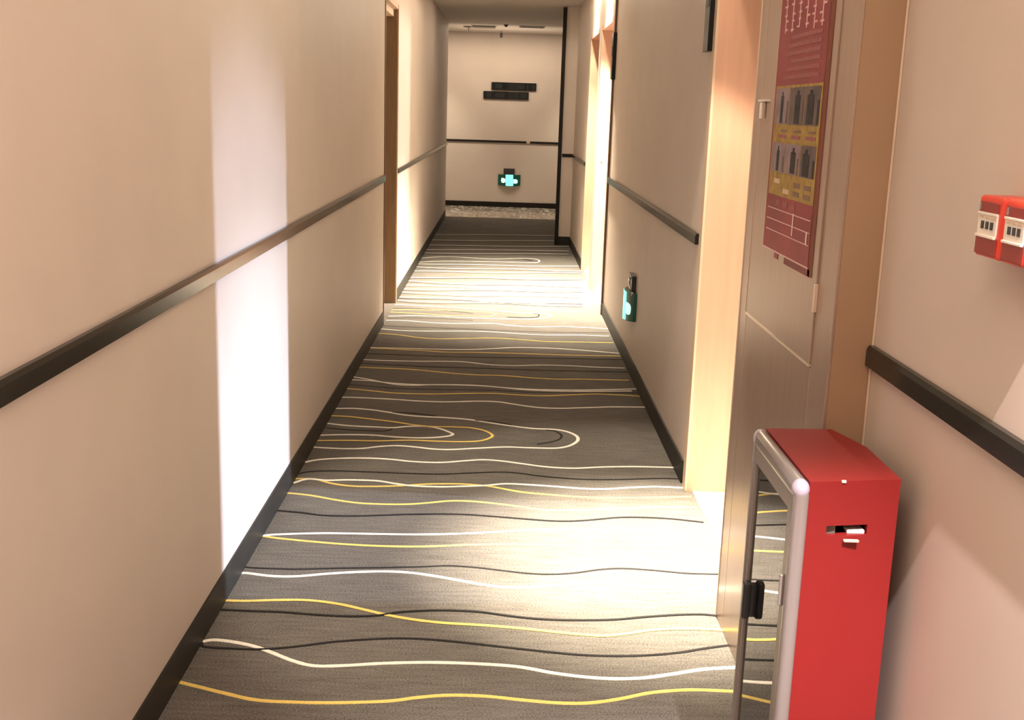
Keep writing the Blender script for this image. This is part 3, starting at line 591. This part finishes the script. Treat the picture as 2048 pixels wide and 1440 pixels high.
# ---------------------------------------------------------------- exit signs low on the walls
def exit_sign(loc, rotz, label, W=0.31, H=0.155, tab_glint=False):
    t = thing('exit_sign', label, 'exit sign', loc, 'green exit signs near the floor')
    t.rotation_euler = (0, 0, rotz)
    # local: X along the wall, -Y out of the wall, Z up
    bm = bmesh.new(); n = 12; rows = []
    def dep(x): return 0.018 + 0.036*(1-(2*x/W)**2)
    for i in range(n+1):
        x = -W/2 + W*i/n; zb = -0.012*(1-(2*x/W)**2)
        rows.append([bm.verts.new((x, 0, zb)), bm.verts.new((x, -dep(x), zb)), bm.verts.new((x, -dep(x), H)), bm.verts.new((x, 0, H))])
    for a, b in zip(rows, rows[1:]):
        for k in range(4): bm.faces.new((a[k], b[k], b[(k+1) % 4], a[(k+1) % 4]))
    bm.faces.new(rows[0]); bm.faces.new(list(reversed(rows[-1])))
    body = obj('body', bm, M['green'], t)
    def patch(name, pts, m, lift=0.002, N=1):
        # outline given in (x, z); follows the curved face
        bm = bmesh.new()
        top = [bm.verts.new((x, -dep(x)-lift, z)) for x, z in pts]; bot = [bm.verts.new((x, -dep(x)+0.001, z)) for x, z in pts]
        bm.faces.new(top)
        for i in range(len(pts)): bm.faces.new((top[i], top[(i+1) % len(pts)], bot[(i+1) % len(pts)], bot[i]))
        return obj(name, bm, m, t)
    c = [(-0.058+0.0116*i, H-0.001) for i in range(11)]; d = [(0.064-0.0118*i, -0.004-0.004*math.sin(math.pi*i/10)) for i in range(11)]
    patch('lit_panel', c+d, M['cyan'], 0.004)
    patch('arrow', [(-0.125, 0.060), (-0.118, 0.045), (-0.095, 0.036), (-0.070, 0.042), (-0.059, 0.052), (-0.059, 0.100), (-0.085, 0.108), (-0.105, 0.114), (-0.121, 0.108), (-0.125, 0.090)], M['cyanw'], 0.003)
    patch('pictogram', [(0.063, 0.035), (0.10, 0.030), (0.122, 0.036), (0.130, 0.052), (0.130, 0.078), (0.118, 0.092), (0.09, 0.099), (0.070, 0.097), (0.063, 0.090)], M['cyanw'], 0.003)
    box('corner_light', (0.078, 0.130, -0.030, -0.018, H-0.012, H+0.003), M['white'], t)
    tab = box('mounting_tab', (-0.090, 0.080, -0.026, 0, H, H+0.092), M['dark'], t, bev=0.003)
    if tab_glint:
        bm = bmesh.new()
        tube(bm, [(0.04, -0.028, H+0.085), (0.01, -0.030, H+0.07), (-0.03, -0.029, H+0.045), (0.0, -0.029, H+0.03), (0.05, -0.028, H+0.01)], [0.012, 0.006, 0.005, 0.006, 0.005], 8)
        obj('tab_reflection', bm, M['chrome'], tab, smooth=True)  # chrome squiggle shaped to stand in for a reflection on the tab
    return t
exit_sign((XR, 6.37, 0.325), -math.pi/2, 'green exit sign low on the right wall past the open doorway', tab_glint=True)
exit_sign((0.085, 17.6, 0.335), 0, 'green exit sign centred low on the far lobby wall', W=0.345, H=0.165)

# ---------------------------------------------------------------- dark signs
t = thing('direction_sign', 'pair of staggered black plates high on the far lobby wall', 'sign', (0.05, 17.6, 1.63))
u = box('upper_plate', (-0.229, 0.452, 17.575, 17.6, 1.768, 1.880), M['sign'], t, bev=0.004)
l = box('lower_plate', (-0.347, 0.342, 17.575, 17.6, 1.632, 1.744), M['sign'], t, bev=0.004)
for (a, b) in ((-0.17, -0.07), (0.16, 0.27), (0.31, 0.33), (0.385, 0.43)): box('lettering', (a, b, 17.573, 17.5755, 1.785, 1.86), M['signlit'], u)
for (a, b) in ((-0.30, -0.23), (-0.17, -0.02), (0.165, 0.185), (0.22, 0.31)): box('lettering', (a, b, 17.573, 17.5755, 1.65, 1.725), M['signlit'], l)
rebase(t)
for (y0, lab) in ((N1+0.045, 'dark room number plate on the right wall just past the open doorway'), (A0-0.115, 'small dark room number plate at the far end of the right wall')):
    t = thing('room_number_plate', lab, 'sign', (XR, y0+0.05, 1.70), 'room number plates on the right wall')
    p = box('plate', (XR-0.026, XR, y0, y0+0.10, 1.700, 2.02), M['sign'], t, bev=0.002)
    box('number_strip', (XR-0.0275, XR-0.025, y0+0.02, y0+0.08, 1.86, 1.93), M['signlit'], p)
    rebase(t)

# ---------------------------------------------------------------- ceiling fittings in the lobby
ZL = 2.605
t = thing('ceiling_vent', 'flat grey vent in the lobby ceiling, right of centre', 'vent', (0.32, 16.0, ZL-0.02))
fr = boxes('frame', [(0.15, 0.50, 15.86, 15.88, ZL-0.02, ZL), (0.15, 0.50, 16.14, 16.16, ZL-0.02, ZL), (0.15, 0.17, 15.86, 16.16, ZL-0.02, ZL), (0.48, 0.50, 15.86, 16.16, ZL-0.02, ZL)], M['vent'], t)
for k in range(6):
    box('slat', (0.17, 0.48, 15.89+k*0.042, 15.91+k*0.042, ZL-0.016, ZL-0.002), M['vent'], t)
rebase(t)
t = thing('sprinkler', 'brass-grey sprinkler hanging from the lobby ceiling at left', 'sprinkler', (-0.56, 16.5, ZL-0.09))
bm = bmesh.new(); tube(bm, [(-0.56, 16.5, ZL), (-0.56, 16.5, ZL-0.012), (-0.56, 16.5, ZL-0.02)], [0.075, 0.07, 0.02], 20); obj('escutcheon', bm, M['vent'], t, smooth=False)
bm = bmesh.new(); tube(bm, [(-0.56, 16.5, ZL-0.015), (-0.56, 16.5, ZL-0.085)], 0.009, 8); obj('stem', bm, M['vent'], t)
bm = bmesh.new(); tube(bm, [(-0.56, 16.5, ZL-0.083), (-0.56, 16.5, ZL-0.088)], 0.02, 12); obj('deflector', bm, M['vent'], t)
rebase(t)
t = thing('access_panel', 'pale ajar panel in the lobby ceiling beside the sprinkler', 'panel', (-0.33, 16.4, ZL-0.02))
bm = bmesh.new(); bx(bm, -0.50, -0.18, 16.25, 16.55, ZL-0.018, ZL-0.004); obj('panel', bm, M['vent'], t)
box('frame', (-0.52, -0.16, 16.23, 16.57, ZL-0.006, ZL), M['ceiling'], t)
rebase(t)
t = thing('security_camera', 'small black camera hanging below the lobby ceiling before the far wall', 'camera', (-0.10, 17.25, ZL-0.09))
bm = bmesh.new(); tube(bm, [(-0.10, 17.25, ZL), (-0.10, 17.25, ZL-0.035)], 0.006, 8); obj('stem', bm, M['vent'], t)
bm = bmesh.new(); tube(bm, [(-0.10, 17.25, ZL-0.03), (-0.10, 17.25, ZL-0.04), (-0.10, 17.25, ZL-0.085), (-0.10, 17.25, ZL-0.095)], [0.01, 0.02, 0.02, 0.012], 12); obj('housing', bm, M['dark'], t, smooth=True)
rebase(t)
t = thing('smoke_sensor', 'tiny black sensor on the ceiling where corridor meets lobby', 'sensor', (-0.03, 15.62, ZC-0.03))
bm = bmesh.new(); tube(bm, [(-0.03, 15.62, ZC), (-0.03, 15.62, ZC-0.008), (-0.03, 15.62, ZC-0.03)], [0.03, 0.028, 0.012], 14); obj('dome', bm, M['dark'], t, smooth=True)
bm = bmesh.new(); tube(bm, [(-0.03, 15.62, ZC), (-0.03, 15.62, ZC-0.005)], [0.036, 0.036], 14); obj('base', bm, M['vent'], t)
rebase(t)
